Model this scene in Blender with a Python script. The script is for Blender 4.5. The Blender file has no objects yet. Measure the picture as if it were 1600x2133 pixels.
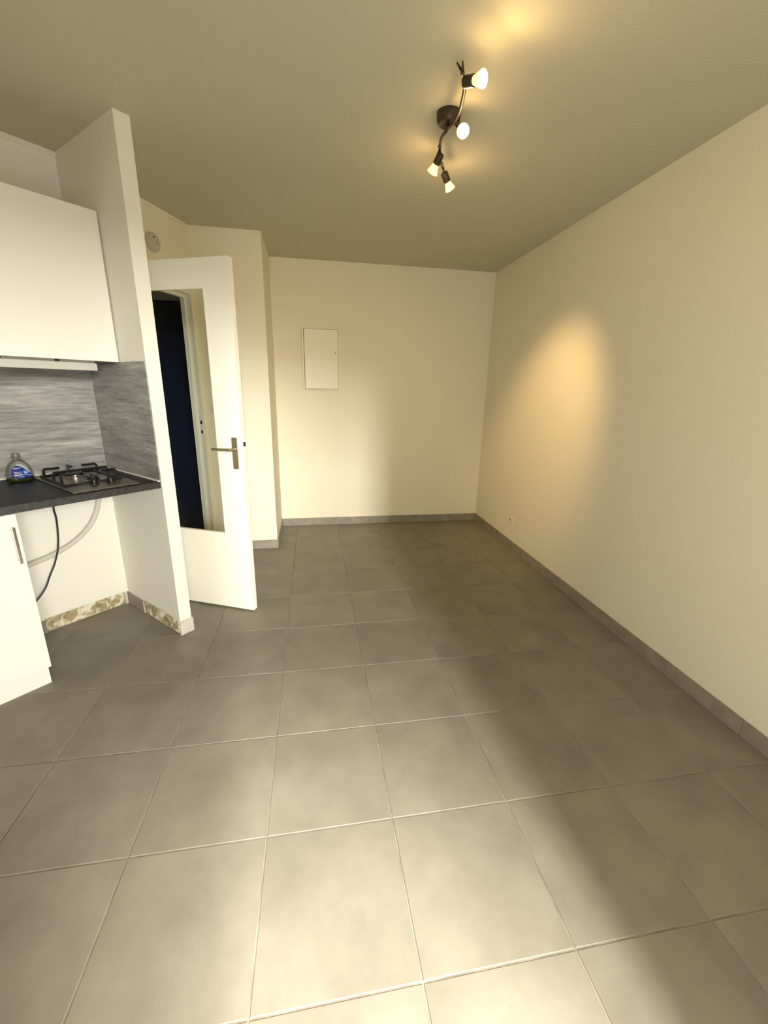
import bpy, bmesh, math, random
from mathutils import Matrix, Vector, noise

random.seed(7)
S = bpy.context.scene
COL = S.collection

# ------------------------------------------------------------------ camera
cam_data = bpy.data.cameras.new('camera')
cam_data.sensor_fit = 'HORIZONTAL'
cam_data.sensor_width = 36.0
cam_data.lens = 871.09 / 1600.0 * 36.0
cam_data.clip_start = 0.02
cam = bpy.data.objects.new('camera', cam_data)
COL.objects.link(cam)


def cam_rot(pitch, roll, yaw):
    cx, sx, cy, sy, cz, sz = math.cos(pitch), math.sin(pitch), math.cos(roll), math.sin(roll), math.cos(yaw), math.sin(yaw)
    Z = Matrix(((cz, -sz, 0), (sz, cz, 0), (0, 0, 1)))
    X = Matrix(((1, 0, 0), (0, cx, -sx), (0, sx, cx)))
    Y = Matrix(((cy, 0, sy), (0, 1, 0), (-sy, 0, cy)))
    return Z @ X @ Y


_R = cam_rot(-0.28663543, -0.02149176, -0.17086912)
_r, _f, _u = _R.col[0], _R.col[1], _R.col[2]
cam.matrix_world = Matrix(((_r[0], _u[0], -_f[0], 0.1833), (_r[1], _u[1], -_f[1], -2.2933), (_r[2], _u[2], -_f[2], 1.4046), (0, 0, 0, 1)))
S.camera = cam

# ------------------------------------------------------------------ world, daylight, exposure
world = bpy.data.worlds.new('world')
S.world = world
world.use_nodes = True
wb = world.node_tree.nodes['Background']
wb.inputs['Color'].default_value = (1.0, 0.975, 0.91, 1)
wb.inputs['Strength'].default_value = 4.5


def area(name, loc, target, sx, sy, power, color):
    d = bpy.data.lights.new(name, 'AREA')
    d.shape = 'RECTANGLE'
    d.size, d.size_y = sx, sy
    d.energy = power
    d.color = color
    o = bpy.data.objects.new(name, d)
    o.location = loc
    v = Vector(target) - Vector(loc)
    o.rotation_euler = v.to_track_quat('-Z', 'Y').to_euler()
    COL.objects.link(o)
    return o


DAY = (1.0, 0.975, 0.91)
area('daylight_low', (1.26, -9.0, 3.5), (1.03, -2.75, 1.6), 0.5, 1.5, 620, DAY)
area('daylight_high', (1.22, -8.0, 9.5), (0.9, -2.0, 0.6), 0.55, 4.6, 900, DAY)
area('daylight_high_side', (2.25, -8.0, 9.5), (0.7, -2.0, 0.6), 2.5, 4.6, 4100, DAY)
area('daylight_side', (4.4, -9.0, 3.0), (0.6, -2.75, 1.2), 5.8, 1.5, 1620, DAY)

S.view_settings.view_transform = 'Standard'
S.view_settings.look = 'None'
S.view_settings.gamma = 1.0
S.view_settings.use_curve_mapping = False
S.view_settings.exposure = 0.37
S.cycles.use_denoising = True
S.cycles.max_bounces = 8
S.cycles.diffuse_bounces = 5
S.cycles.transparent_max_bounces = 16
S.cycles.sample_clamp_indirect = 4.0
S.cycles.use_adaptive_sampling = True
S.cycles.adaptive_threshold = 0.07
S.cycles.adaptive_min_samples = 16

# ------------------------------------------------------------------ materials
MATS = {}


def mat(name, color, rough=0.6, metal=0.0, bump=0.0, bscale=200.0, var=0.0, vscale=6.0, spec=0.5, detail=3.0, color2=None, coat=0.0):
    if name in MATS:
        return MATS[name]
    m = bpy.data.materials.new(name)
    m.use_nodes = True
    nt = m.node_tree
    b = nt.nodes['Principled BSDF']
    b.inputs['Roughness'].default_value = rough
    b.inputs['Metallic'].default_value = metal
    b.inputs['Specular IOR Level'].default_value = spec
    b.inputs['Coat Weight'].default_value = coat
    c1 = (*color, 1)
    tc = nt.nodes.new('ShaderNodeTexCoord')
    if var > 0 or color2:
        n = nt.nodes.new('ShaderNodeTexNoise')
        n.inputs['Scale'].default_value = vscale
        n.inputs['Detail'].default_value = detail
        nt.links.new(tc.outputs['Object'], n.inputs['Vector'])
        r = nt.nodes.new('ShaderNodeValToRGB')
        r.color_ramp.elements[0].position = 0.35
        r.color_ramp.elements[1].position = 0.68
        r.color_ramp.elements[0].color = (*(color2 if color2 else [c * (1 - var) for c in color]), 1)
        r.color_ramp.elements[1].color = c1 if color2 else (*[min(1, c * (1 + var)) for c in color], 1)
        nt.links.new(n.outputs['Fac'], r.inputs['Fac'])
        nt.links.new(r.outputs['Color'], b.inputs['Base Color'])
    else:
        b.inputs['Base Color'].default_value = c1
    if bump > 0:
        n2 = nt.nodes.new('ShaderNodeTexNoise')
        n2.inputs['Scale'].default_value = bscale
        n2.inputs['Detail'].default_value = 2.0
        nt.links.new(tc.outputs['Object'], n2.inputs['Vector'])
        bp = nt.nodes.new('ShaderNodeBump')
        bp.inputs['Strength'].default_value = bump
        bp.inputs['Distance'].default_value = 0.002
        nt.links.new(n2.outputs['Fac'], bp.inputs['Height'])
        nt.links.new(bp.outputs['Normal'], b.inputs['Normal'])
    MATS[name] = m
    return m


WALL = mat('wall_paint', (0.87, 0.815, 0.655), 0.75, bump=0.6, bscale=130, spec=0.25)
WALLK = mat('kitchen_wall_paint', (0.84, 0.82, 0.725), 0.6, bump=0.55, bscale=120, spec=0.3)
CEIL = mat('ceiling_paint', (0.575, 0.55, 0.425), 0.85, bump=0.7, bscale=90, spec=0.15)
DOORP = mat('door_paint', (0.86, 0.84, 0.735), 0.4, spec=0.4)
LAMW = mat('white_laminate', (0.85, 0.835, 0.76), 0.4, bump=0.03, bscale=300, spec=0.4)
GROUT = mat('grout', (0.27, 0.235, 0.18), 0.9, var=0.25, vscale=9)
BBTILE = mat('skirting_tile', (0.30, 0.265, 0.21), 0.5, var=0.12, vscale=14)
BBPALE = mat('pale_skirting_tile', (0.62, 0.58, 0.53), 0.5, var=0.08, vscale=14)
WTOP = mat('worktop_laminate', (0.016, 0.016, 0.015), 0.42, spec=0.25, bump=0.05, bscale=180, color2=(0.009, 0.009, 0.009), vscale=60)
WEDGE = mat('worktop_edge', (0.05, 0.049, 0.044), 0.45, color2=(0.018, 0.018, 0.017), vscale=70, detail=6)
BLACK = mat('black_enamel', (0.008, 0.008, 0.009), 0.35)
LAMPBLK = mat('lamp_black_glow_tint', (0.05, 0.032, 0.017), 0.4, metal=0.3)  # black lamp body; warm bulb glow is put into the colour as brown
STEEL = mat('brushed_steel', (0.30, 0.28, 0.24), 0.33, metal=1.0, bump=0.05, bscale=300)
CHROME = mat('chrome', (0.55, 0.53, 0.48), 0.2, metal=1.0)
NICKEL = mat('satin_nickel', (0.50, 0.46, 0.35), 0.32, metal=1.0)
CABLE = mat('cable_rubber', (0.008, 0.008, 0.008), 0.5)
HOSE = mat('hose_plastic', (0.62, 0.59, 0.51), 0.5)
CAULK = mat('sealant', (0.78, 0.74, 0.66), 0.5, bump=0.3, bscale=60)
HOODM = mat('hood_grey', (0.56, 0.545, 0.48), 0.45)
NAVY = mat('navy_door_paint', (0.0012, 0.006, 0.022), 0.6, spec=0.12)
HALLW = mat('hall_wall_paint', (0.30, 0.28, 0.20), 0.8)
PLASTIC = mat('white_plastic', (0.74, 0.70, 0.60), 0.45)
DETECT = mat('detector_plastic', (0.60, 0.54, 0.45), 0.5)
DARK = mat('dark_hole', (0.01, 0.01, 0.01), 0.7)
SOCKW = mat('socket_plastic', (0.80, 0.72, 0.52), 0.4)


def tile_material():
    m = bpy.data.materials.new('floor_tile')
    m.use_nodes = True
    nt = m.node_tree
    b = nt.nodes['Principled BSDF']
    b.inputs['Roughness'].default_value = 0.5
    b.inputs['Specular IOR Level'].default_value = 0.35
    tc = nt.nodes.new('ShaderNodeTexCoord')
    oi = nt.nodes.new('ShaderNodeObjectInfo')
    mul = nt.nodes.new('ShaderNodeMath'); mul.operation = 'MULTIPLY'; mul.inputs[1].default_value = 37.0
    nt.links.new(oi.outputs['Random'], mul.inputs[0])
    n = nt.nodes.new('ShaderNodeTexNoise'); n.noise_dimensions = '4D'
    n.inputs['Scale'].default_value = 4.5; n.inputs['Detail'].default_value = 7; n.inputs['Roughness'].default_value = 0.62
    nt.links.new(tc.outputs['Object'], n.inputs['Vector'])
    nt.links.new(mul.outputs[0], n.inputs['W'])
    r = nt.nodes.new('ShaderNodeValToRGB')
    r.color_ramp.elements[0].position = 0.3; r.color_ramp.elements[1].position = 0.72
    r.color_ramp.elements[0].color = (0.186, 0.165, 0.127, 1)
    r.color_ramp.elements[1].color = (0.270, 0.243, 0.192, 1)
    nt.links.new(n.outputs['Fac'], r.inputs['Fac'])
    nt.links.new(r.outputs['Color'], b.inputs['Base Color'])
    n2 = nt.nodes.new('ShaderNodeTexNoise'); n2.inputs['Scale'].default_value = 260
    nt.links.new(tc.outputs['Object'], n2.inputs['Vector'])
    bp = nt.nodes.new('ShaderNodeBump'); bp.inputs['Strength'].default_value = 0.06; bp.inputs['Distance'].default_value = 0.002
    nt.links.new(n2.outputs['Fac'], bp.inputs['Height'])
    nt.links.new(bp.outputs['Normal'], b.inputs['Normal'])
    return m


TILE = tile_material()


def stone_material(name, off):
    """grey travertine-look laminate with horizontal veins"""
    m = bpy.data.materials.new(name)
    m.use_nodes = True
    nt = m.node_tree
    b = nt.nodes['Principled BSDF']
    b.inputs['Roughness'].default_value = 0.38
    b.inputs['Specular IOR Level'].default_value = 0.4
    tc = nt.nodes.new('ShaderNodeTexCoord')

    def veins(sx, sz, detail, o):
        mp = nt.nodes.new('ShaderNodeMapping')
        mp.inputs['Scale'].default_value = (sx, sx, sz)
        mp.inputs['Location'].default_value = (o, o * 1.7, o * 0.3)
        nt.links.new(tc.outputs['Object'], mp.inputs['Vector'])
        n = nt.nodes.new('ShaderNodeTexNoise')
        n.inputs['Scale'].default_value = 1.0; n.inputs['Detail'].default_value = detail
        n.inputs['Roughness'].default_value = 0.72; n.inputs['Distortion'].default_value = 0.2
        nt.links.new(mp.outputs['Vector'], n.inputs['Vector'])
        return n
    a = veins(1.8, 17, 9, off)
    c = veins(9, 90, 4, off + 3.1)
    mx = nt.nodes.new('ShaderNodeMix'); mx.data_type = 'FLOAT'; mx.inputs[0].default_value = 0.33
    nt.links.new(a.outputs['Fac'], mx.inputs[2]); nt.links.new(c.outputs['Fac'], mx.inputs[3])
    r = nt.nodes.new('ShaderNodeValToRGB')
    e = r.color_ramp.elements
    e[0].position = 0.34; e[0].color = (0.10, 0.10, 0.098, 1)
    e[1].position = 0.66; e[1].color = (0.60, 0.58, 0.53, 1)
    k = e.new(0.46); k.color = (0.25, 0.248, 0.235, 1)
    k = e.new(0.56); k.color = (0.39, 0.382, 0.355, 1)
    nt.links.new(mx.outputs[0], r.inputs['Fac'])
    nt.links.new(r.outputs['Color'], b.inputs['Base Color'])
    return m


STONE = stone_material('travertine_laminate', 0.0)
STONE2 = stone_material('travertine_laminate_return', 5.3)


def mortar_material():
    m = bpy.data.materials.new('mortar_residue')
    m.use_nodes = True
    nt = m.node_tree
    b = nt.nodes['Principled BSDF']; b.inputs['Roughness'].default_value = 0.9
    tc = nt.nodes.new('ShaderNodeTexCoord')
    n = nt.nodes.new('ShaderNodeTexNoise'); n.inputs['Scale'].default_value = 21; n.inputs['Detail'].default_value = 5; n.inputs['Distortion'].default_value = 1.2
    nt.links.new(tc.outputs['Object'], n.inputs['Vector'])
    r = nt.nodes.new('ShaderNodeValToRGB'); r.color_ramp.interpolation = 'EASE'
    e = r.color_ramp.elements
    e[0].position = 0.33; e[0].color = (0.26, 0.21, 0.13, 1)
    e[1].position = 0.66; e[1].color = (0.78, 0.72, 0.58, 1)
    k = e.new(0.47); k.color = (0.42, 0.34, 0.19, 1)
    k = e.new(0.53); k.color = (0.60, 0.53, 0.37, 1)
    nt.links.new(n.outputs['Fac'], r.inputs['Fac'])
    nt.links.new(r.outputs['Color'], b.inputs['Base Color'])
    return m


MORTAR = mortar_material()


def clear_material(name, tint, rough=0.03, refl=0.5):
    """thin clear sheet: transparent plus a fresnel reflection"""
    m = bpy.data.materials.new(name)
    m.use_nodes = True
    nt = m.node_tree
    nt.nodes.clear()
    out = nt.nodes.new('ShaderNodeOutputMaterial')
    t = nt.nodes.new('ShaderNodeBsdfTransparent'); t.inputs['Color'].default_value = (*tint, 1)
    g = nt.nodes.new('ShaderNodeBsdfGlossy'); g.inputs['Roughness'].default_value = rough
    fr = nt.nodes.new('ShaderNodeFresnel'); fr.inputs['IOR'].default_value = 1.45
    ml = nt.nodes.new('ShaderNodeMath'); ml.operation = 'MULTIPLY'; ml.inputs[1].default_value = refl
    nt.links.new(fr.outputs[0], ml.inputs[0])
    mx = nt.nodes.new('ShaderNodeMixShader')
    nt.links.new(ml.outputs[0], mx.inputs['Fac'])
    nt.links.new(t.outputs[0], mx.inputs[1]); nt.links.new(g.outputs[0], mx.inputs[2])
    nt.links.new(mx.outputs[0], out.inputs['Surface'])
    return m


GLASS = clear_material('pane_glass', (0.95, 0.97, 0.96), refl=0.08)
BOTTLEP = clear_material('clear_bottle_plastic', (0.985, 0.988, 0.975), 0.12, 0.55)
LIQUID = mat('green_soap', (0.03, 0.05, 0.006), 0.15)
LBLUE = mat('label_blue', (0.008, 0.020, 0.20), 0.5, spec=0.2)
LLIGHT = mat('label_light_blue', (0.06, 0.22, 0.55), 0.35)
LGREY = mat('label_silver', (0.42, 0.45, 0.44), 0.35)
LWHITE = mat('label_white', (0.72, 0.74, 0.85), 0.35)
CAPM = mat('bottle_cap', (0.17, 0.175, 0.14), 0.4)


def emit_material(name, color, strength):
    m = bpy.data.materials.new(name)
    m.use_nodes = True
    b = m.node_tree.nodes['Principled BSDF']
    b.inputs['Base Color'].default_value = (0.9, 0.8, 0.6, 1)
    b.inputs['Emission Color'].default_value = (*color, 1)
    b.inputs['Emission Strength'].default_value = strength
    return m


BULB = emit_material('bulb_glow', (1.0, 0.72, 0.30), 9.0)
BULBG = emit_material('bulb_glass_glow', (1.0, 0.66, 0.22), 1.4)

# ------------------------------------------------------------------ mesh helpers


class MB:
    def __init__(self):
        self.bm = bmesh.new()

    def box(self, x0, x1, y0, y1, z0, z1, bevel=0.0, M=None):
        r = bmesh.ops.create_cube(self.bm, size=1.0)
        vs = r['verts']
        for v in vs:
            v.co = Vector(((x0 + x1) / 2 + v.co.x * (x1 - x0), (y0 + y1) / 2 + v.co.y * (y1 - y0), (z0 + z1) / 2 + v.co.z * (z1 - z0)))
        if bevel > 0:
            es = list({e for v in vs for e in v.link_edges})
            o = bmesh.ops.bevel(self.bm, geom=es, offset=bevel, segments=2, affect='EDGES', profile=0.7)
            vs = list({v for f in o['faces'] for v in f.verts} | {v for v in vs if v.is_valid})
        if M is not None:
            bmesh.ops.transform(self.bm, matrix=M, verts=[v for v in vs if v.is_valid])
        return self

    def prism(self, pts, h, M=None):
        """polygon pts in local xy, extruded along local z by h"""
        a = [self.bm.verts.new((p[0], p[1], 0)) for p in pts]
        b = [self.bm.verts.new((p[0], p[1], h)) for p in pts]
        n = len(pts)
        self.bm.faces.new(a[::-1]); self.bm.faces.new(b)
        for i in range(n):
            self.bm.faces.new((a[i], a[(i + 1) % n], b[(i + 1) % n], b[i]))
        if M is not None:
            bmesh.ops.transform(self.bm, matrix=M, verts=a + b)
        return self

    def tube(self, pts, r, n=10, smooth_pts=0, cap=True):
        pts = [Vector(p) for p in pts]
        if smooth_pts:
            pts = catmull(pts, smooth_pts)
        rings = []
        t0 = (pts[1] - pts[0]).normalized()
        ref = Vector((0, 0, 1)) if abs(t0.z) < 0.9 else Vector((1, 0, 0))
        nx = t0.cross(ref).normalized()
        for i, p in enumerate(pts):
            a = pts[max(0, i - 1)]; b = pts[min(len(pts) - 1, i + 1)]
            t = (b - a).normalized()
            nx = (nx - t * nx.dot(t)).normalized()
            ny = t.cross(nx)
            rr = r[i] if isinstance(r, (list, tuple)) else r
            rings.append([self.bm.verts.new(p + (nx * math.cos(2 * math.pi * k / n) + ny * math.sin(2 * math.pi * k / n)) * rr) for k in range(n)])
        for A, B in zip(rings, rings[1:]):
            for k in range(n):
                self.bm.faces.new((A[k], A[(k + 1) % n], B[(k + 1) % n], B[k]))
        if cap:
            self.bm.faces.new(rings[0][::-1]); self.bm.faces.new(rings[-1])
        return self

    def lathe(self, prof, n=24, M=None, sx=1.0, sy=1.0, cap=True):
        """prof: (radius, z) pairs along local z"""
        rings = []
        for (r, z) in prof:
            rings.append([self.bm.verts.new((r * sx * math.cos(2 * math.pi * k / n), r * sy * math.sin(2 * math.pi * k / n), z)) for k in range(n)])
        for A, B in zip(rings, rings[1:]):
            for k in range(n):
                self.bm.faces.new((A[k], A[(k + 1) % n], B[(k + 1) % n], B[k]))
        if cap:
            self.bm.faces.new(rings[0][::-1]); self.bm.faces.new(rings[-1])
        if M is not None:
            bmesh.ops.transform(self.bm, matrix=M, verts=[v for R in rings for v in R])
        return self

    def build(self, name, material, parent=None, smooth=False, M=None):
        bmesh.ops.recalc_face_normals(self.bm, faces=self.bm.faces[:])
        me = bpy.data.meshes.new(name)
        self.bm.to_mesh(me)
        self.bm.free()
        me.materials.append(material)
        if smooth:
            for p in me.polygons:
                p.use_smooth = True
            try:
                me.set_sharp_from_angle(angle=math.radians(38))
            except Exception:
                pass
        o = bpy.data.objects.new(name, me)
        COL.objects.link(o)
        if parent is not None:
            o.parent = parent
        if M is not None:
            o.matrix_local = M
        return o


def catmull(P, k):
    out = []
    n = len(P)
    for i in range(n - 1):
        p0, p1, p2, p3 = P[max(0, i - 1)], P[i], P[i + 1], P[min(n - 1, i + 2)]
        for j in range(k):
            t = j / k
            out.append(0.5 * ((2 * p1) + (p2 - p0) * t + (2 * p0 - 5 * p1 + 4 * p2 - p3) * t * t + (3 * p1 - p0 - 3 * p2 + p3) * t ** 3))
    out.append(P[-1].copy())
    return out


def rounded_rect(w, h, r, n=5, cx=0.0, cy=0.0):
    pts = []
    for (sx, sy, a0) in ((1, 1, 0), (-1, 1, 90), (-1, -1, 180), (1, -1, 270)):
        for k in range(n + 1):
            a = math.radians(a0 + 90 * k / n)
            pts.append((cx + sx * (w / 2 - r) + r * math.cos(a), cy + sy * (h / 2 - r) + r * math.sin(a)))
    return pts


def empty(name, loc=(0, 0, 0), rz=0.0):
    o = bpy.data.objects.new(name, None)
    COL.objects.link(o)
    o.location = loc
    o.rotation_euler = (0, 0, rz)
    o.empty_display_size = 0.1
    return o


def tag(o, label, cat, group=None):
    o['label'] = label
    o['category'] = cat
    if group:
        o['group'] = group
    return o


def struct(o, label=None):
    o['kind'] = 'structure'
    if label:
        o['label'] = label
    return o


def place(o, loc, rz):
    o.location = loc
    o.rotation_euler = (0, 0, rz)
    return o


XZ = Matrix(((1, 0, 0, 0), (0, 0, -1, 0), (0, 1, 0, 0), (0, 0, 0, 1)))   # local xy -> world xz, extrusion towards -y
XZB = Matrix(((1, 0, 0, 0), (0, 0, 1, 0), (0, 1, 0, 0), (0, 0, 0, 1)))   # extrusion towards +y

H = 2.505                     # ceiling height
T = 0.415                     # tile module
XR = 1.975                    # right wall
YB = 2.005                    # back wall
YW = -2.75                    # window wall (behind the camera)
KC = Vector((-1.055, 0.463, 0))   # kitchen corner
KA = math.radians(45)             # kitchen frame: local x along the kitchen wall, local -y into the room
PD, PT = 0.637, 0.07              # partition depth and thickness
DH = Vector((-0.983, 0.555, 0))   # door hinge
DA = math.radians(68.8)           # door wall direction, local +y away from the room
DL = 0.862                        # hinge to recess corner
CORNER = DH + Vector((math.cos(DA), math.sin(DA), 0)) * DL

# ------------------------------------------------------------------ floor
fl = MB().box(-2.4, XR + 0.1, YW - 0.12, YB + 0.1, -0.06, -0.0025).build('floor', GROUT)
struct(fl, 'grey taupe square floor tiles laid in a straight grid with thin joints')


def tile_mesh(w, d):
    bm = bmesh.new()
    b = 0.0016
    g = 0.0
    v = []
    for (ins, z) in ((0, -0.006), (0, -b), (b, 0.0)):
        v.append([bm.verts.new((x, y, z)) for x, y in ((-w / 2 + ins, -d / 2 + ins), (w / 2 - ins, -d / 2 + ins), (w / 2 - ins, d / 2 - ins), (-w / 2 + ins, d / 2 - ins))])
    for A, B in zip(v, v[1:]):
        for k in range(4):
            bm.faces.new((A[k], A[(k + 1) % 4], B[(k + 1) % 4], B[k]))
    bm.faces.new(v[-1])
    bmesh.ops.recalc_face_normals(bm, faces=bm.faces[:])
    me = bpy.data.meshes.new('tile')
    bm.to_mesh(me)
    bm.free()
    me.materials.append(TILE)
    return me


FULL = tile_mesh(T - 0.0045, T - 0.0045)
J = 0.00225
cache = {}
for c in range(-6, 6):
    for r in range(-7, 6):
        x0, x1 = max(c * T + J, -2.2), min((c + 1) * T - J, XR - 0.001)
        y0, y1 = max(r * T + J, YW + 0.0), min((r + 1) * T - J, YB - 0.001)
        if x1 - x0 < 0.01 or y1 - y0 < 0.01:
            continue
        w, d = x1 - x0, y1 - y0
        key = (round(w, 4), round(d, 4))
        me = FULL if key == (round(T - 2 * J, 4), round(T - 2 * J, 4)) else cache.setdefault(key, None) or tile_mesh(w, d)
        cache[key] = me
        o = bpy.data.objects.new('tile', me)
        COL.objects.link(o)
        o.parent = fl
        o.location = ((x0 + x1) / 2, (y0 + y1) / 2, random.uniform(-0.0004, 0.0004))

# ------------------------------------------------------------------ ceiling and walls
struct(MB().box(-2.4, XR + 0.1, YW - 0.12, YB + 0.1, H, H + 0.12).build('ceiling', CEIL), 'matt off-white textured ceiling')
struct(MB().box(XR, XR + 0.1, YW - 0.12, YB + 0.1, -0.06, H).build('wall_right', WALL), 'long plain cream wall on the right')
struct(MB().box(-0.157, XR, YB, YB + 0.1, -0.06, H).build('wall_back', WALL), 'cream end wall holding the white fuse box door')
nout = Vector((-math.sin(DA), math.cos(DA), 0))
c2 = CORNER + nout * 0.07
struct(MB().prism([(CORNER.x, CORNER.y), (-0.157, 1.37), (-0.157, YB + 0.1), (c2.x, YB + 0.1), (c2.x, c2.y)], H + 0.06, Matrix.Translation((0, 0, -0.06))).build('wall_recess', WALL),
       'narrow white wall stepping forward behind the open door')
struct(place(MB().box(-1.72, PT, 0, 0.07, -0.06, H).build('wall_kitchen', WALLK), KC, KA), 'white diagonal kitchen wall behind the worktop')
struct(place(MB().box(0, PT, -PD, 0, -0.06, H, 0.002).build('wall_partition', WALLK), KC, KA), 'thin white partition fin at the end of the kitchen')
# door wall: an upside-down U around the doorway, extruded through its thickness
DWW, DWH = DL - 0.026, 2.065
dw = MB().prism([(-0.11, -0.06), (-0.022, -0.06), (-0.022, DWH), (DWW, DWH), (DWW, -0.06), (DL, -0.06), (DL, H), (-0.11, H)], 0.07, XZB).build('wall_entrance', WALL)
struct(place(dw, DH, DA), 'wall with the entrance doorway under the smoke alarm')
struct(MB().box(-2.3, -2.2, YW - 0.12, YB + 0.1, -0.06, H).build('wall_left', WALL))
# window wall behind the camera, with a tall glazed opening
WX0, WX1, WZ1 = 0.12, 1.045, 2.22
ww = MB().prism([(-2.3, -0.06), (WX0, -0.06), (WX0, WZ1), (WX1, WZ1), (WX1, -0.06), (XR + 0.1, -0.06), (XR + 0.1, H), (-2.3, H)], 0.12, XZ).build('wall_window', WALL)
ww.location = (0, YW, 0)
struct(ww)
wf = MB().prism([(WX0, 0), (WX0 + 0.05, 0), (WX0 + 0.05, WZ1 - 0.05), (WX1 - 0.03, WZ1 - 0.05), (WX1 - 0.03, 0), (WX1, 0), (WX1, WZ1), (WX0, WZ1)], 0.06, XZ).build('window_1', DOORP)
wf.location = (0, YW - 0.03, 0)
struct(wf)
# hall behind the doorway
hb = MB().box(-2.2, c2.x, 1.75, 1.82, -0.06, H).build('wall_hall', HALLW)
struct(hb)
hd = MB().box(-1.62, -0.80, 1.72, 1.75, 0.0, 2.06, 0.002).build('door_2', NAVY)
struct(hd, 'dark navy door seen through the glass of the open door')

# ceiling-edge strips
tr = MB().box(-1.72, 0, -0.010, 0.0, H - 0.022, H, 0.001).build('trim_1', WALLK); struct(place(tr, KC, KA))
tr = MB().box(0.0, DL, -0.009, 0.0, H - 0.02, H, 0.001).build('trim_2', WALL); struct(place(tr, DH, DA))
tr = MB().box(CORNER.x, -0.157, 1.361, 1.37, H - 0.02, H, 0.001).build('trim_3', WALL); struct(tr)

# door frame lining the opening: rebate and stop on the latch jamb, plain on the hinge jamb and head
z1 = DWH
fr = MB().prism([(-0.022, 0), (-0.004, 0), (-0.004, z1 - 0.02), (DWW - 0.012, z1 - 0.02), (DWW - 0.012, 0), (DWW, 0), (DWW, z1), (-0.022, z1)], 0.075, Matrix.Translation((0, -0.004, 0)) @ XZB).build('trim_4', DOORP)
struct(place(fr, DH, DA), 'white painted door lining around the doorway')
st = MB().prism([(-0.004, 0), (0.014, 0), (0.014, z1 - 0.045), (DWW - 0.032, z1 - 0.045), (DWW - 0.032, 0), (DWW - 0.012, 0), (DWW - 0.012, z1 - 0.02), (-0.004, z1 - 0.02)], 0.032, Matrix.Translation((0, 0.041, 0)) @ XZB).build('door_stop', DOORP, fr)
for zc, h in ((1.115, 0.028), (1.04, 0.026)):
    MB().box(DWW - 0.0135, DWW - 0.0115, 0.006, 0.022, zc - h / 2, zc + h / 2).build('strike_hole', DARK, fr)

# ------------------------------------------------------------------ skirting tiles
BH = 0.078


def skirting(name, loc, rz, segs, x0, x1, out=0.009, z0=0.0, label=None):
    """local x along the wall, wall face at y=0, room at -y; segs = list of (start, end, material)"""
    base = MB().box(x0, x1, -0.003, 0, z0, BH - 0.003).build(name, GROUT)
    struct(place(base, loc, rz), label)
    for (a, b, m) in segs:
        MB().box(a + 0.0012, b - 0.0012, -out, -0.001, z0, BH, 0.0012).build('tile', m, base)
    return base


def cuts(a, b, js, m):
    e = [a] + [j for j in sorted(js) if a < j < b] + [b]
    return [(p, q, m) for p, q in zip(e, e[1:])]


skirting('baseboard_back', (0, YB, 0), 0, cuts(-0.157, XR - 0.009, (-0.074, 0.343, 0.752, 1.163, 1.571), BBTILE), -0.157, XR)
skirting('baseboard_right', (XR, 0, 0), math.radians(-90), cuts(-(YB - 0.0), -YW, [-(1.382 - T * k) for k in range(-1, 10)], BBTILE), -YB, -YW)
skirting('baseboard_recess', (0, 1.37, 0), 0, cuts(CORNER.x + 0.01, -0.157 + 0.009, (-0.268,), BBTILE), CORNER.x + 0.01, -0.157)
skirting('baseboard_recess_side', (-0.157, 0, 0), math.radians(90), cuts(1.37 - 0.009, YB, (1.63,), BBTILE), 1.37, YB)

# kitchen skirting: most tiles are missing and show old mortar
kb = skirting('baseboard_kitchen', KC, KA, [(-0.60, -0.455, BBTILE), (-0.026, -0.009, BBPALE)], -0.60, 0.0)
pbm = MB().box(0, 0.003, -PD, 0, 0, BH).build('baseboard_partition', GROUT)
pbm.location = KC; pbm.rotation_euler = (0, 0, KA)
pbm.matrix_world = Matrix.Translation(KC) @ Matrix.Rotation(KA, 4, 'Z') @ Matrix.Translation((-0.003, 0, 0))
struct(pbm)
MB().box(-0.006, 0.0025, -0.215, -0.0, 0, BH + 0.004, 0.0012).build('tile', BBTILE, pbm)
MB().box(-0.006, 0.0025, -0.223, -0.2165, 0, BH + 0.004, 0.001).build('tile', BBPALE, pbm)
pf = MB().box(-0.006, PT + 0.004, -PD - 0.010, -PD - 0.001, 0.0, BH + 0.006, 0.0015).build('baseboard_partition_end', BBPALE)
struct(place(pf, KC, KA), 'pale tile capping the foot of the partition')


def mortar_patch(name, length, height, parent, M, seed):
    nx, nz = int(length / 0.006), int(height / 0.006)
    bm = bmesh.new()
    vs = []
    for i in range(nx + 1):
        row = []
        for j in range(nz + 1):
            x, z = length * i / nx, height * j / nz
            edge = min(i, nx - i, j, nz - j)
            lo = 0.014 * max(0, noise.noise(Vector((x * 9, seed, 0))))
            d = 0.0035 + 0.0045 * noise.noise(Vector((x * 22, z * 30, seed))) + 0.002 * noise.noise(Vector((x * 80, z * 80, seed)))
            y = -max(0.0005, d) if edge > 0 else 0.0
            zz = z if j > 0 else lo
            row.append(bm.verts.new((x, y, max(zz, z))))
        vs.append(row)
    for i in range(nx):
        for j in range(nz):
            bm.faces.new((vs[i][j], vs[i + 1][j], vs[i + 1][j + 1], vs[i][j + 1]))
    bmesh.ops.recalc_face_normals(bm, faces=bm.faces[:])
    me = bpy.data.meshes.new(name); bm.to_mesh(me); bm.free()
    me.materials.append(MORTAR)
    o = bpy.data.objects.new(name, me); COL.objects.link(o)
    o.parent = parent
    o.matrix_local = M
    o['label'] = 'rough tan mortar left where skirting tiles came off'
    return o


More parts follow.
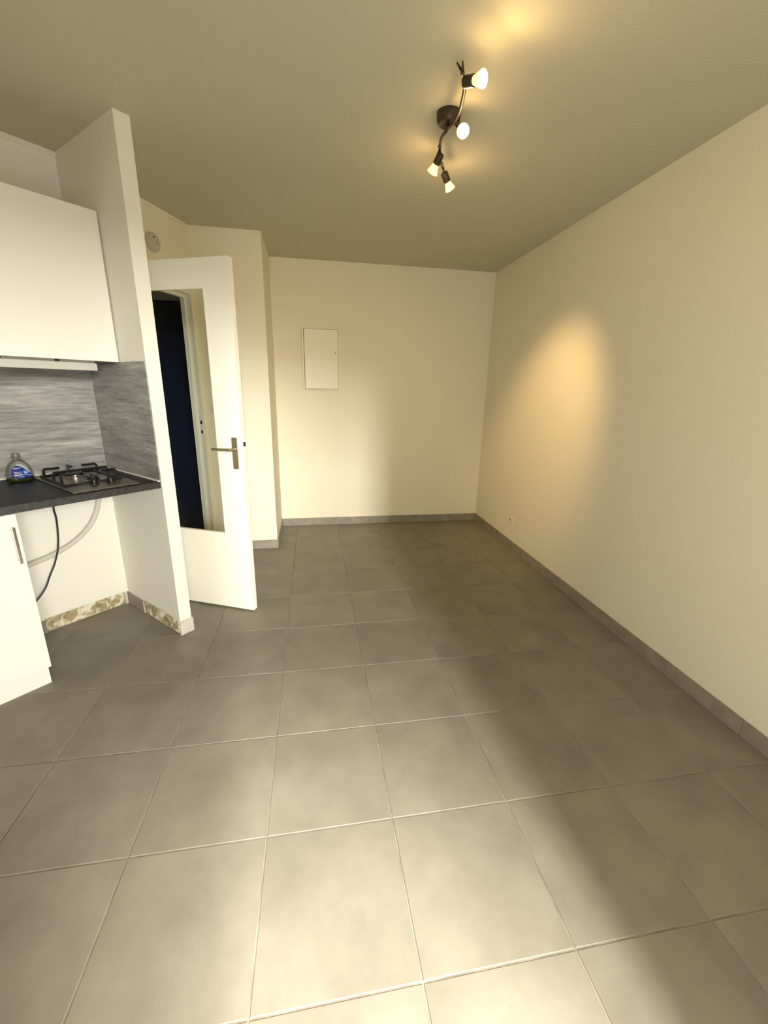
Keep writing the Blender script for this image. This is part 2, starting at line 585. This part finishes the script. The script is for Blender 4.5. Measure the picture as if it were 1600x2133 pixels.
mortar_patch('mortar_patch', 0.427, BH + 0.004, kb, Matrix.Translation((-0.454, -0.003, 0.004)), 1.3)
mortar_patch('mortar_patch', PD - 0.226, BH + 0.008, pbm, Matrix.Translation((0.0, -0.225, 0.002)) @ Matrix.Rotation(math.radians(-90), 4, 'Z'), 4.7)

# ------------------------------------------------------------------ entrance door (open into the room)
LA = math.radians(-23.64)
LW, LH, LT = 0.832, 2.04, 0.039
d1 = empty('door_1', (DH.x + 0.0, DH.y + 0.0, 0), LA)
struct(d1, 'open white door with a tall glass pane and steel lever')
GX0, GX1, GZ0, GZ1 = 0.15, LW - 0.15, 0.515, 1.905
Z0 = 0.012
leaf = MB()
# leaf with a glazed opening: four stiles and rails in one mesh built as a ring
bm = leaf.bm
outer = [(0.0, Z0), (LW, Z0), (LW, LH), (0.0, LH)]
inner = [(GX0, GZ0), (GX1, GZ0), (GX1, GZ1), (GX0, GZ1)]
vo = [[bm.verts.new((x, y, z)) for (x, z) in outer] for y in (0, LT)]
vi = [[bm.verts.new((x, y, z)) for (x, z) in inner] for y in (0, LT)]
for k in range(4):
    q = (k + 1) % 4
    bm.faces.new((vo[0][k], vo[0][q], vi[0][q], vi[0][k]))
    bm.faces.new((vo[1][k], vo[1][q], vi[1][q], vi[1][k]))
    bm.faces.new((vo[0][k], vo[0][q], vo[1][q], vo[1][k]))
    bm.faces.new((vi[0][k], vi[0][q], vi[1][q], vi[1][k]))
lf = leaf.build('leaf', DOORP, d1)
bv = lf.modifiers.new('bevel', 'BEVEL'); bv.width = 0.002; bv.segments = 2; bv.limit_method = 'ANGLE'
MB().box(GX0 - 0.0, GX1 + 0.0, 0.018, 0.022, GZ0, GZ1).build('glass_pane', GLASS, d1)
bw = 0.012
for (a, b, c, d) in ((GX0, GX1, GZ0, GZ0 + bw), (GX0, GX1, GZ1 - bw, GZ1), (GX0, GX0 + bw, GZ0 + bw, GZ1 - bw), (GX1 - bw, GX1, GZ0 + bw, GZ1 - bw)):
    MB().box(a, b, -0.0025, 0.017, c, d, 0.002).build('glazing_bead', DOORP, d1)
# handle set
hx = LW - 0.043
esc = MB().prism(rounded_rect(0.034, 0.182, 0.004, 4, hx, 1.027), 0.008, XZ).build('backplate', NICKEL, d1)
for zc in (1.106, 0.948):
    MB().lathe([(0.003, 0), (0.003, 0.0015)], 10, Matrix.Translation((hx, -0.0095, zc)) @ Matrix.Rotation(math.radians(-90), 4, 'X')).build('screw', DARK, esc)
lev = MB().tube([(hx, -0.006, 1.052), (hx, -0.035, 1.052), (hx - 0.008, -0.046, 1.052), (hx - 0.03, -0.05, 1.052), (hx - 0.118, -0.052, 1.051), (hx - 0.124, -0.05, 1.051)],
                [0.009, 0.009, 0.009, 0.008, 0.0065, 0.004], 12).build('lever_handle', NICKEL, d1, smooth=True)
MB().box(LW - 0.0005, LW + 0.0012, 0.010, 0.030, 0.93, 1.17).build('lock_faceplate', DOORP, d1)
MB().box(LW + 0.001, LW + 0.010, 0.014, 0.025, 1.068, 1.092, 0.001).build('latch_bolt', DARK, d1)

# ------------------------------------------------------------------ smoke detector, switch, fuse box, socket
sd = empty('smoke_detector', DH + Vector((math.cos(DA), math.sin(DA), 0)) * 0.473 + Vector((0, 0, 2.28)), DA)
tag(sd, 'round white smoke alarm high on the wall above the open door', 'smoke alarm')
RX = Matrix.Rotation(math.radians(90), 4, 'X')
MB().lathe([(0.057, 0), (0.057, 0.006), (0.055, 0.022), (0.050, 0.030), (0.03, 0.032)], 36, RX).build('body', DETECT, sd, smooth=True)
MB().lathe([(0.006, 0.0), (0.006, 0.0015)], 14, Matrix.Translation((-0.012, -0.032, 0.026)) @ RX).build('test_hole', DARK, sd)
MB().box(0.012, 0.022, -0.0335, -0.031, -0.006, -0.003).build('vent_slot', DARK, sd)
MB().box(0.010, 0.020, -0.0335, -0.031, 0.004, 0.007).build('vent_slot', DARK, sd)

sw = empty('light_switch', (-0.605, 1.37, 1.212))
tag(sw, 'small white light switch seen through the door glass', 'light switch')
MB().prism(rounded_rect(0.08, 0.08, 0.006), 0.008, XZ).build('plate', PLASTIC, sw)
MB().prism(rounded_rect(0.05, 0.05, 0.004), 0.012, XZ).build('rocker', PLASTIC, sw)

fb = empty('fuse_box', (0.107, YB, 1.385))
tag(fb, 'white rectangular fuse box door set on the end wall', 'fuse box')
FW, FH = 0.343, 0.547
fbf = MB()
bm = fbf.bm
o_ = [(0, 0), (FW, 0), (FW, FH), (0, FH)]; i_ = [(0.014, 0.005), (FW - 0.006, 0.006), (FW - 0.006, FH - 0.006), (0.014, FH - 0.006)]
A = [[bm.verts.new((x, y, z)) for x, z in o_] for y in (-0.001, -0.040)]
B = [[bm.verts.new((x, y, z)) for x, z in i_] for y in (-0.001, -0.040)]
for k in range(4):
    q = (k + 1) % 4
    bm.faces.new((A[1][k], A[1][q], B[1][q], B[1][k])); bm.faces.new((A[0][k], A[0][q], A[1][q], A[1][k])); bm.faces.new((B[0][k], B[0][q], B[1][q], B[1][k])); bm.faces.new((A[0][k], A[0][q], B[0][q], B[0][k]))
FUSEP = mat('fuse_box_paint', (0.93, 0.89, 0.75), 0.45, spec=0.3)
fbf.build('frame', FUSEP, fb)
fd = MB().box(0.021, FW - 0.009, -0.042, -0.010, 0.0085, FH - 0.009, 0.001).build('door', FUSEP, fb)
MB().lathe([(0.0085, 0), (0.0085, 0.004), (0.006, 0.006)], 20, Matrix.Translation((FW - 0.034, -0.042, 0.333)) @ RX).build('lock', HOODM, fd, smooth=True)

so = empty('power_socket', (XR, 1.148, 0.258), math.radians(-90))
tag(so, 'small white wall socket low on the right wall', 'socket')
rim = MB()
rim.prism(rounded_rect(0.072, 0.072, 0.012), 0.007, XZ)
rp = rim.build('plate', SOCKW, so)
ring = MB()
n = 28
prof = [(0.027, 0.0068), (0.027, 0.012), (0.022, 0.012), (0.021, 0.0072)]
ring.lathe(prof, n, RX, cap=False)
ring.build('recess_ring', SOCKW, so, smooth=True)
for sx in (-0.0095, 0.0095):
    MB().lathe([(0.0028, 0), (0.0028, 0.001)], 12, Matrix.Translation((sx, -0.0072, 0)) @ RX).build('pin_hole', DARK, so)
MB().lathe([(0.0024, 0), (0.0024, 0.014)], 12, Matrix.Translation((0, -0.007, 0.012)) @ RX).build('earth_pin', DARK, so)

# ------------------------------------------------------------------ kitchen (local x along wall, local -y into the room)


def kempty(name, x, y, z=0.0, rz=0.0):
    p = KC + Vector((x * math.cos(KA) - y * math.sin(KA), x * math.sin(KA) + y * math.cos(KA), z))
    return empty(name, p, KA + rz)


WT0, WT1 = 0.878, 0.914
# worktop
wt = kempty('worktop', 0, 0, 0)
tag(wt, 'black laminate kitchen worktop running up to the partition', 'worktop')
MB().box(-1.25, -0.002, -0.626, -0.001, WT0, WT1, 0.003).build('slab', WTOP, wt)
MB().box(-1.25, -0.002, -0.6285, -0.6265, WT0 + 0.001, WT1 - 0.002).build('edge_band', WEDGE, wt)
MB().tube([(-1.25, -0.009, WT1 + 0.001), (-0.35, -0.008, WT1 + 0.001), (-0.008, -0.009, WT1 + 0.001)], 0.0045, 8).build('sealant_bead', CAULK, wt, smooth=True)
jit = [(-0.008 + random.uniform(-0.001, 0.001), -0.01 - 0.617 * k / 40, WT1 + 0.001 + random.uniform(-0.0006, 0.0006)) for k in range(41)]
MB().tube(jit, [0.0045 + random.uniform(-0.0008, 0.0008) for _ in jit], 8).build('sealant_bead', CAULK, wt, smooth=True)

# splashbacks
sp = MB().box(-1.25, -0.006, -0.005, -0.0005, WT1 + 0.0075, 1.512).build('splashback_panel', STONE)
tag(place(sp, KC, KA), 'pale grey veined stone-look splashback behind the hob, facing the room', 'splashback')
sp2 = MB().box(-0.0055, -0.0005, -PD + 0.004, -0.006, WT1 + 0.0075, 1.509).build('splashback_panel', STONE2)
tag(place(sp2, KC, KA), 'darker grey veined splashback on the partition beside the hob', 'splashback')

# upper cabinet
uc = kempty('wall_cabinet', 0, 0, 1.512)
tag(uc, 'white wall cabinet hung above the grey splashback', 'cabinet')
UW = 0.60
cb = MB()
cb.box(-UW, -0.010, -0.352, -0.001, 0.004, 0.668)
cb.build('carcass', LAMW, uc)
MB().box(-UW + 0.002, -0.0075, -0.374, -0.3545, -0.004, 0.668, 0.0012).build('door', LAMW, uc)
# hood
hoodo = kempty('extractor_hood', 0, 0, 1.462)
tag(hoodo, 'slim grey extractor hood tucked under the white wall cabinet', 'extractor hood')
MB().box(-0.575, -0.092, -0.302, -0.012, 0.008, 0.053, 0.003).build('body', HOODM, hoodo)
MB().box(-0.575, -0.088, -0.316, -0.3025, 0.0, 0.036, 0.003).build('visor', HOODM, hoodo)
MB().box(-0.262, -0.250, -0.326, -0.300, 0.0365, 0.046, 0.002).build('catch', BLACK, hoodo)
MB().box(-0.478, -0.466, -0.326, -0.300, 0.0365, 0.046, 0.002).build('catch', BLACK, hoodo)

# base cabinet
bc = kempty('base_cabinet', 0, 0, 0)
tag(bc, 'white base cabinet under the worktop with one chrome bar handle', 'cabinet')
MB().box(-1.20, -0.600, -0.568, -0.03, 0.112, WT0 - 0.002).build('carcass', LAMW, bc)
dr = MB().box(-1.198, -0.598, -0.590, -0.570, 0.118, 0.868, 0.0012).build('door', LAMW, bc)
MB().box(-1.20, -0.598, -0.530, -0.512, 0.0, 0.111, 0.001).build('plinth', LAMW, bc)
hn = MB()
hn.box(-0.627, -0.615, -0.618, -0.608, 0.655, 0.818, 0.002)
hn.build('handle', CHROME, dr)
for z in (0.67, 0.803):
    MB().box(-0.625, -0.617, -0.609, -0.590, z - 0.005, z + 0.005).build('handle_post', CHROME, dr)

# gas hob
hob = kempty('gas_hob', -0.2375, -0.343, WT1)
tag(hob, 'two-burner steel gas hob with black pan supports', 'hob')
MB().box(-0.1475, 0.1475, -0.262, 0.262, 0.0004, 0.0065, 0.0025).build('plate', STEEL, hob)
MB().box(-0.126, 0.126, -0.235, 0.238, 0.0062, 0.0078, 0.0006).build('tray', STEEL, hob)


def burner(x, y, r):
    b = MB().lathe([(r * 1.35, 0.0075), (r * 1.35, 0.012), (r * 1.15, 0.016), (r * 1.15, 0.022)], 28, Matrix.Translation((x, y, 0))).build('burner_base', CHROME, hob, smooth=True)
    MB().lathe([(r, 0.022), (r, 0.027), (r * 0.92, 0.031), (r * 0.5, 0.032)], 28, Matrix.Translation((x, y, 0))).build('burner_cap', BLACK, b, smooth=True)


burner(-0.004, 0.128, 0.040)
burner(0.012, -0.052, 0.026)
for (x, y) in ((-0.014, -0.138), (0.056, -0.152)):
    k = MB().lathe([(0.020, 0.0078), (0.020, 0.011), (0.0165, 0.013), (0.0155, 0.030), (0.013, 0.032)], 24, Matrix.Translation((x, y, 0))).build('knob', BLACK, hob, smooth=True)
    MB().box(x - 0.003, x + 0.003, y - 0.0165, y + 0.0165, 0.0305, 0.038, 0.001).build('knob_grip', BLACK, k)
# pan support: one rod frame, each finger its own rod
GX, GYB, GYF = 0.122, 0.225, -0.105
gz = 0.0125
g = MB().tube([(-GX, GYB, gz), (GX, GYB, gz), (GX, GYF, gz), (-GX, GYF, gz), (-GX, GYB, gz)], 0.006, 6).build('grate_frame', BLACK, hob)


def finger(pts):
    m = MB()
    P = [Vector(p) for p in pts]
    m.tube(P, 0.0068, 6)
    m.build('grate_finger', BLACK, g)


ht = 0.055
for sgn in (-1, 1):
    for (y, reach) in ((0.178, 0.070), (0.045, 0.018), (-0.055, 0.060)):
        finger([(sgn * GX, y, gz), (sgn * GX, y, ht - 0.008), (sgn * (GX - 0.006), y, ht), (sgn * (GX - reach), y, ht)])
finger([(0.0, GYB, gz), (0.0, GYB, ht), (0.0, GYB - 0.055, ht)])
finger([(0.0, GYF, gz), (0.0, GYF, ht - 0.01), (0.0, GYF + 0.028, ht - 0.01)])
finger([(-GX + 0.018, 0.045, ht), (GX - 0.018, 0.045, ht)])

# soap bottle
bt = kempty('soap_bottle', -0.442, -0.108, WT1 + 0.0005, math.radians(4))
tag(bt, 'clear plastic dish soap bottle with blue label on the worktop', 'bottle')
prof = [(0.0, 0.050), (0.004, 0.056), (0.012, 0.0585), (0.030, 0.0575), (0.050, 0.0545), (0.070, 0.049), (0.085, 0.042), (0.096, 0.033), (0.104, 0.023), (0.110, 0.0155), (0.114, 0.014), (0.122, 0.0135)]
DEPTH = 0.55


def bottle_r(z):
    for (za, ra), (zb, rb) in zip(prof, prof[1:]):
        if za <= z <= zb:
            return ra + (rb - ra) * (z - za) / (zb - za)
    return prof[-1][1]


MB().lathe([(r, z) for z, r in prof], 40, None, 1.0, DEPTH).build('body', BOTTLEP, bt, smooth=True)
MB().lathe([(r - 0.002, z + 0.001) for z, r in prof if z < 0.016] + [(bottle_r(0.021) - 0.002, 0.021)], 40, None, 1.0, DEPTH).build('liquid', LIQUID, bt, smooth=True)
cp = MB()
cp.lathe([(0.0155, 0.118), (0.0165, 0.120), (0.0165, 0.138), (0.0150, 0.141)], 28)
cp.build('cap', CAPM, bt, smooth=True)


def on_front(x, z, off=0.0012):
    r = bottle_r(z)
    t = max(0.0, 1 - (x / (r)) ** 2)
    return -DEPTH * r * math.sqrt(t) - off


def label_patch(name, rows, m, parent, off):
    """rows: (z, xl, xr) outline; follows the front of the bottle"""
    bm = bmesh.new()
    N = 12
    front, back = [], []
    for (z, a, b) in rows:
        front.append([bm.verts.new((a + (b - a) * k / N, on_front(a + (b - a) * k / N, z, off), z)) for k in range(N + 1)])
        back.append([bm.verts.new((a + (b - a) * k / N, on_front(a + (b - a) * k / N, z, off - 0.0005), z)) for k in range(N + 1)])
    for V in (front, back):
        for A, B in zip(V, V[1:]):
            for k in range(N):
                bm.faces.new((A[k], A[k + 1], B[k + 1], B[k]))
    bmesh.ops.recalc_face_normals(bm, faces=bm.faces[:])
    me = bpy.data.meshes.new(name); bm.to_mesh(me); bm.free(); me.materials.append(m)
    o = bpy.data.objects.new(name, me); COL.objects.link(o); o.parent = parent
    return o


lab = label_patch('label', [(0.019, -0.024, 0.030), (0.024, -0.034, 0.041), (0.034, -0.039, 0.042), (0.05, -0.039, 0.030), (0.064, -0.035, 0.020), (0.075, -0.026, 0.008), (0.082, -0.017, -0.003)], LBLUE, bt, 0.0014)
label_patch('label_swoosh', [(0.042, 0.030, 0.035), (0.052, 0.025, 0.036), (0.064, 0.015, 0.031), (0.075, 0.003, 0.024), (0.084, -0.011, 0.013), (0.090, -0.015, 0.006)], LGREY, lab, 0.0021)
label_patch('label_panel', [(0.032, 0.006, 0.024), (0.046, 0.006, 0.026), (0.058, 0.006, 0.022)], LLIGHT, lab, 0.0024)
label_patch('label_panel', [(0.0325, -0.031, 0.002), (0.0365, -0.032, 0.003), (0.040, -0.032, 0.002)], LGREY, lab, 0.0024)
for (z, a, b, h) in ((0.070, -0.028, -0.001, 0.0022), (0.0505, -0.030, 0.003, 0.0014), (0.045, -0.030, 0.000, 0.0018), (0.0265, -0.017, 0.006, 0.0022), (0.031, 0.022, 0.038, 0.0022), (0.047, 0.010, 0.013, 0.010), (0.046, 0.016, 0.021, 0.008)):
    label_patch('label_print', [(z - h / 2, a, b), (z, a, b), (z + h / 2, a, b)], LWHITE, lab, 0.0028)

# cable and hose in the open bay under the worktop
pc = MB()
pc.tube([(-0.315, -0.075, WT0), (-0.313, -0.070, 0.79), (-0.320, -0.058, 0.73), (-0.315, -0.050, 0.68), (-0.318, -0.046, 0.61), (-0.332, -0.046, 0.51), (-0.362, -0.046, 0.42), (-0.398, -0.046, 0.35), (-0.435, -0.048, 0.28), (-0.50, -0.055, 0.22), (-0.592, -0.06, 0.18)], 0.0047, 8, 6)
tag(place(pc.build('power_cable', CABLE, smooth=True), KC, KA), 'thin black power cable hanging under the worktop', 'cable')
hs = MB()
hs.tube([(-0.075, -0.02, WT0), (-0.076, -0.02, 0.78), (-0.085, -0.02, 0.72), (-0.112, -0.02, 0.645), (-0.155, -0.02, 0.58), (-0.215, -0.02, 0.525), (-0.29, -0.02, 0.484), (-0.37, -0.02, 0.456), (-0.47, -0.025, 0.437), (-0.59, -0.05, 0.423)], 0.0145, 14, 7)
tag(place(hs.build('plastic_hose', HOSE, smooth=True), KC, KA), 'pale curved plastic hose against the wall under the worktop', 'hose')

# ------------------------------------------------------------------ ceiling spotlight bar
LO = Vector((0.775, -0.235, H))
cl = empty('ceiling_spotlight', LO)
tag(cl, 'dark wavy ceiling light bar with four lit spotlights', 'ceiling light')
MB().lathe([(0.050, 0.0), (0.050, -0.012), (0.047, -0.032), (0.040, -0.040), (0.012, -0.042)], 32).build('canopy', LAMPBLK, cl, smooth=True)
Zb = -0.058


def W(x, y, z=None):
    return Vector((x, y, (H + Zb) if z is None else z)) - LO


armA = [W(0.775, -0.235, H - 0.04), W(0.775, -0.255), W(0.783, -0.31), W(0.779, -0.375), W(0.765, -0.45), W(0.752, -0.500), W(0.731, -0.545), W(0.714, -0.575)]
armB = [W(0.775, -0.235, H - 0.04), W(0.770, -0.225), W(0.766, -0.18), W(0.775, -0.12), W(0.797, -0.04), W(0.820, 0.02), W(0.850, 0.075)]
MB().tube(armA, 0.0065, 10, 6).build('arm', LAMPBLK, cl, smooth=True)
MB().tube(armB, 0.0065, 10, 6).build('arm', LAMPBLK, cl, smooth=True)
# forked arm end
e0, e1_ = armA[-2], armA[-1]
dv = (e1_ - e0).normalized(); sv = Vector((-dv.y, dv.x, 0))
for s in (-1, 1):
    MB().tube([e1_ - dv * 0.012, e1_ + sv * s * 0.006 + dv * 0.012, e1_ + sv * s * 0.009 + dv * 0.034], [0.006, 0.0042, 0.003], 8).build('fork_tip', LAMPBLK, cl, smooth=True)
# steel sleeves on the arms
MB().tube([armA[-2] - (armA[-2] - armA[-3]) * 0.15, armA[-2] + dv * 0.022], 0.0085, 12).build('sleeve', CHROME, cl, smooth=True)
MB().tube([W(0.777, -0.11), W(0.788, -0.07)], 0.0085, 12).build('sleeve', CHROME, cl, smooth=True)
MB().tube([W(0.826, 0.03), W(0.842, 0.06)], 0.0085, 12).build('sleeve', CHROME, cl, smooth=True)


def spot(anchor, base, direction, power, cone, spill):
    """a lamp head: stem from the arm, holder, reflector bulb, light"""
    d = Vector(direction).normalized()
    M = Matrix.Translation(base) @ d.to_track_quat('Z', 'Y').to_matrix().to_4x4()
    hb_ = MB().lathe([(0.006, -0.004), (0.0165, 0.0), (0.0175, 0.006), (0.0175, 0.040), (0.0155, 0.042)], 24, M).build('lamp_holder', LAMPBLK, cl, smooth=True)
    MB().tube([anchor, (Vector(anchor) + base) / 2 + Vector((0, 0, -0.004)), base + d * 0.012], 0.005, 8).build('stem', LAMPBLK, hb_, smooth=True)
    MB().tube([base + d * 0.004 + M.to_3x3() @ Vector((0.019, 0, 0)), base + d * 0.036 + M.to_3x3() @ Vector((0.019, 0, 0))], 0.002, 6).build('clip', CHROME, hb_, smooth=True)
    bb = MB().lathe([(0.013, 0.041), (0.0155, 0.052), (0.0225, 0.070), (0.025, 0.076), (0.025, 0.079), (0.0215, 0.079)], 28, M, cap=False).build('reflector_bulb', BULBG, cl, smooth=True)
    MB().lathe([(0.0215, 0.0775), (0.017, 0.0805), (0.006, 0.082)], 28, M).build('bulb_face', BULB, bb, smooth=True)
    ld = bpy.data.lights.new('spot_light', 'SPOT')
    ld.energy = power; ld.color = (1.0, 0.66, 0.27); ld.spot_size = math.radians(cone); ld.spot_blend = 1.0; ld.shadow_soft_size = 0.02
    lo = bpy.data.objects.new('spot_light', ld); COL.objects.link(lo); lo.parent = cl
    lo.matrix_local = Matrix.Translation(base + d * 0.086) @ (d.to_track_quat('-Z', 'Y').to_matrix().to_4x4())
    pd = bpy.data.lights.new('bulb_spill', 'POINT')
    pd.energy = spill; pd.color = (1.0, 0.66, 0.27); pd.shadow_soft_size = 0.02
    po = bpy.data.objects.new('bulb_spill', pd); COL.objects.link(po); po.parent = cl
    po.location = base + d * 0.107


spot(armA[5], W(0.733, -0.556, 2.425), (0.56, -0.80, -0.26), 3.5, 165, 0.45)
spot(W(0.783, -0.29), W(0.826, -0.246, 2.452), (-0.12, -0.80, -0.50), 25, 100, 0.5)
spot(W(0.790, -0.065), W(0.792, -0.078, 2.435), (-0.26, 0.62, -0.62), 14, 120, 0.6)
spot(armB[-1], W(0.858, 0.085, 2.435), (1.085, 0.70, -1.32), 68, 58, 0.6)
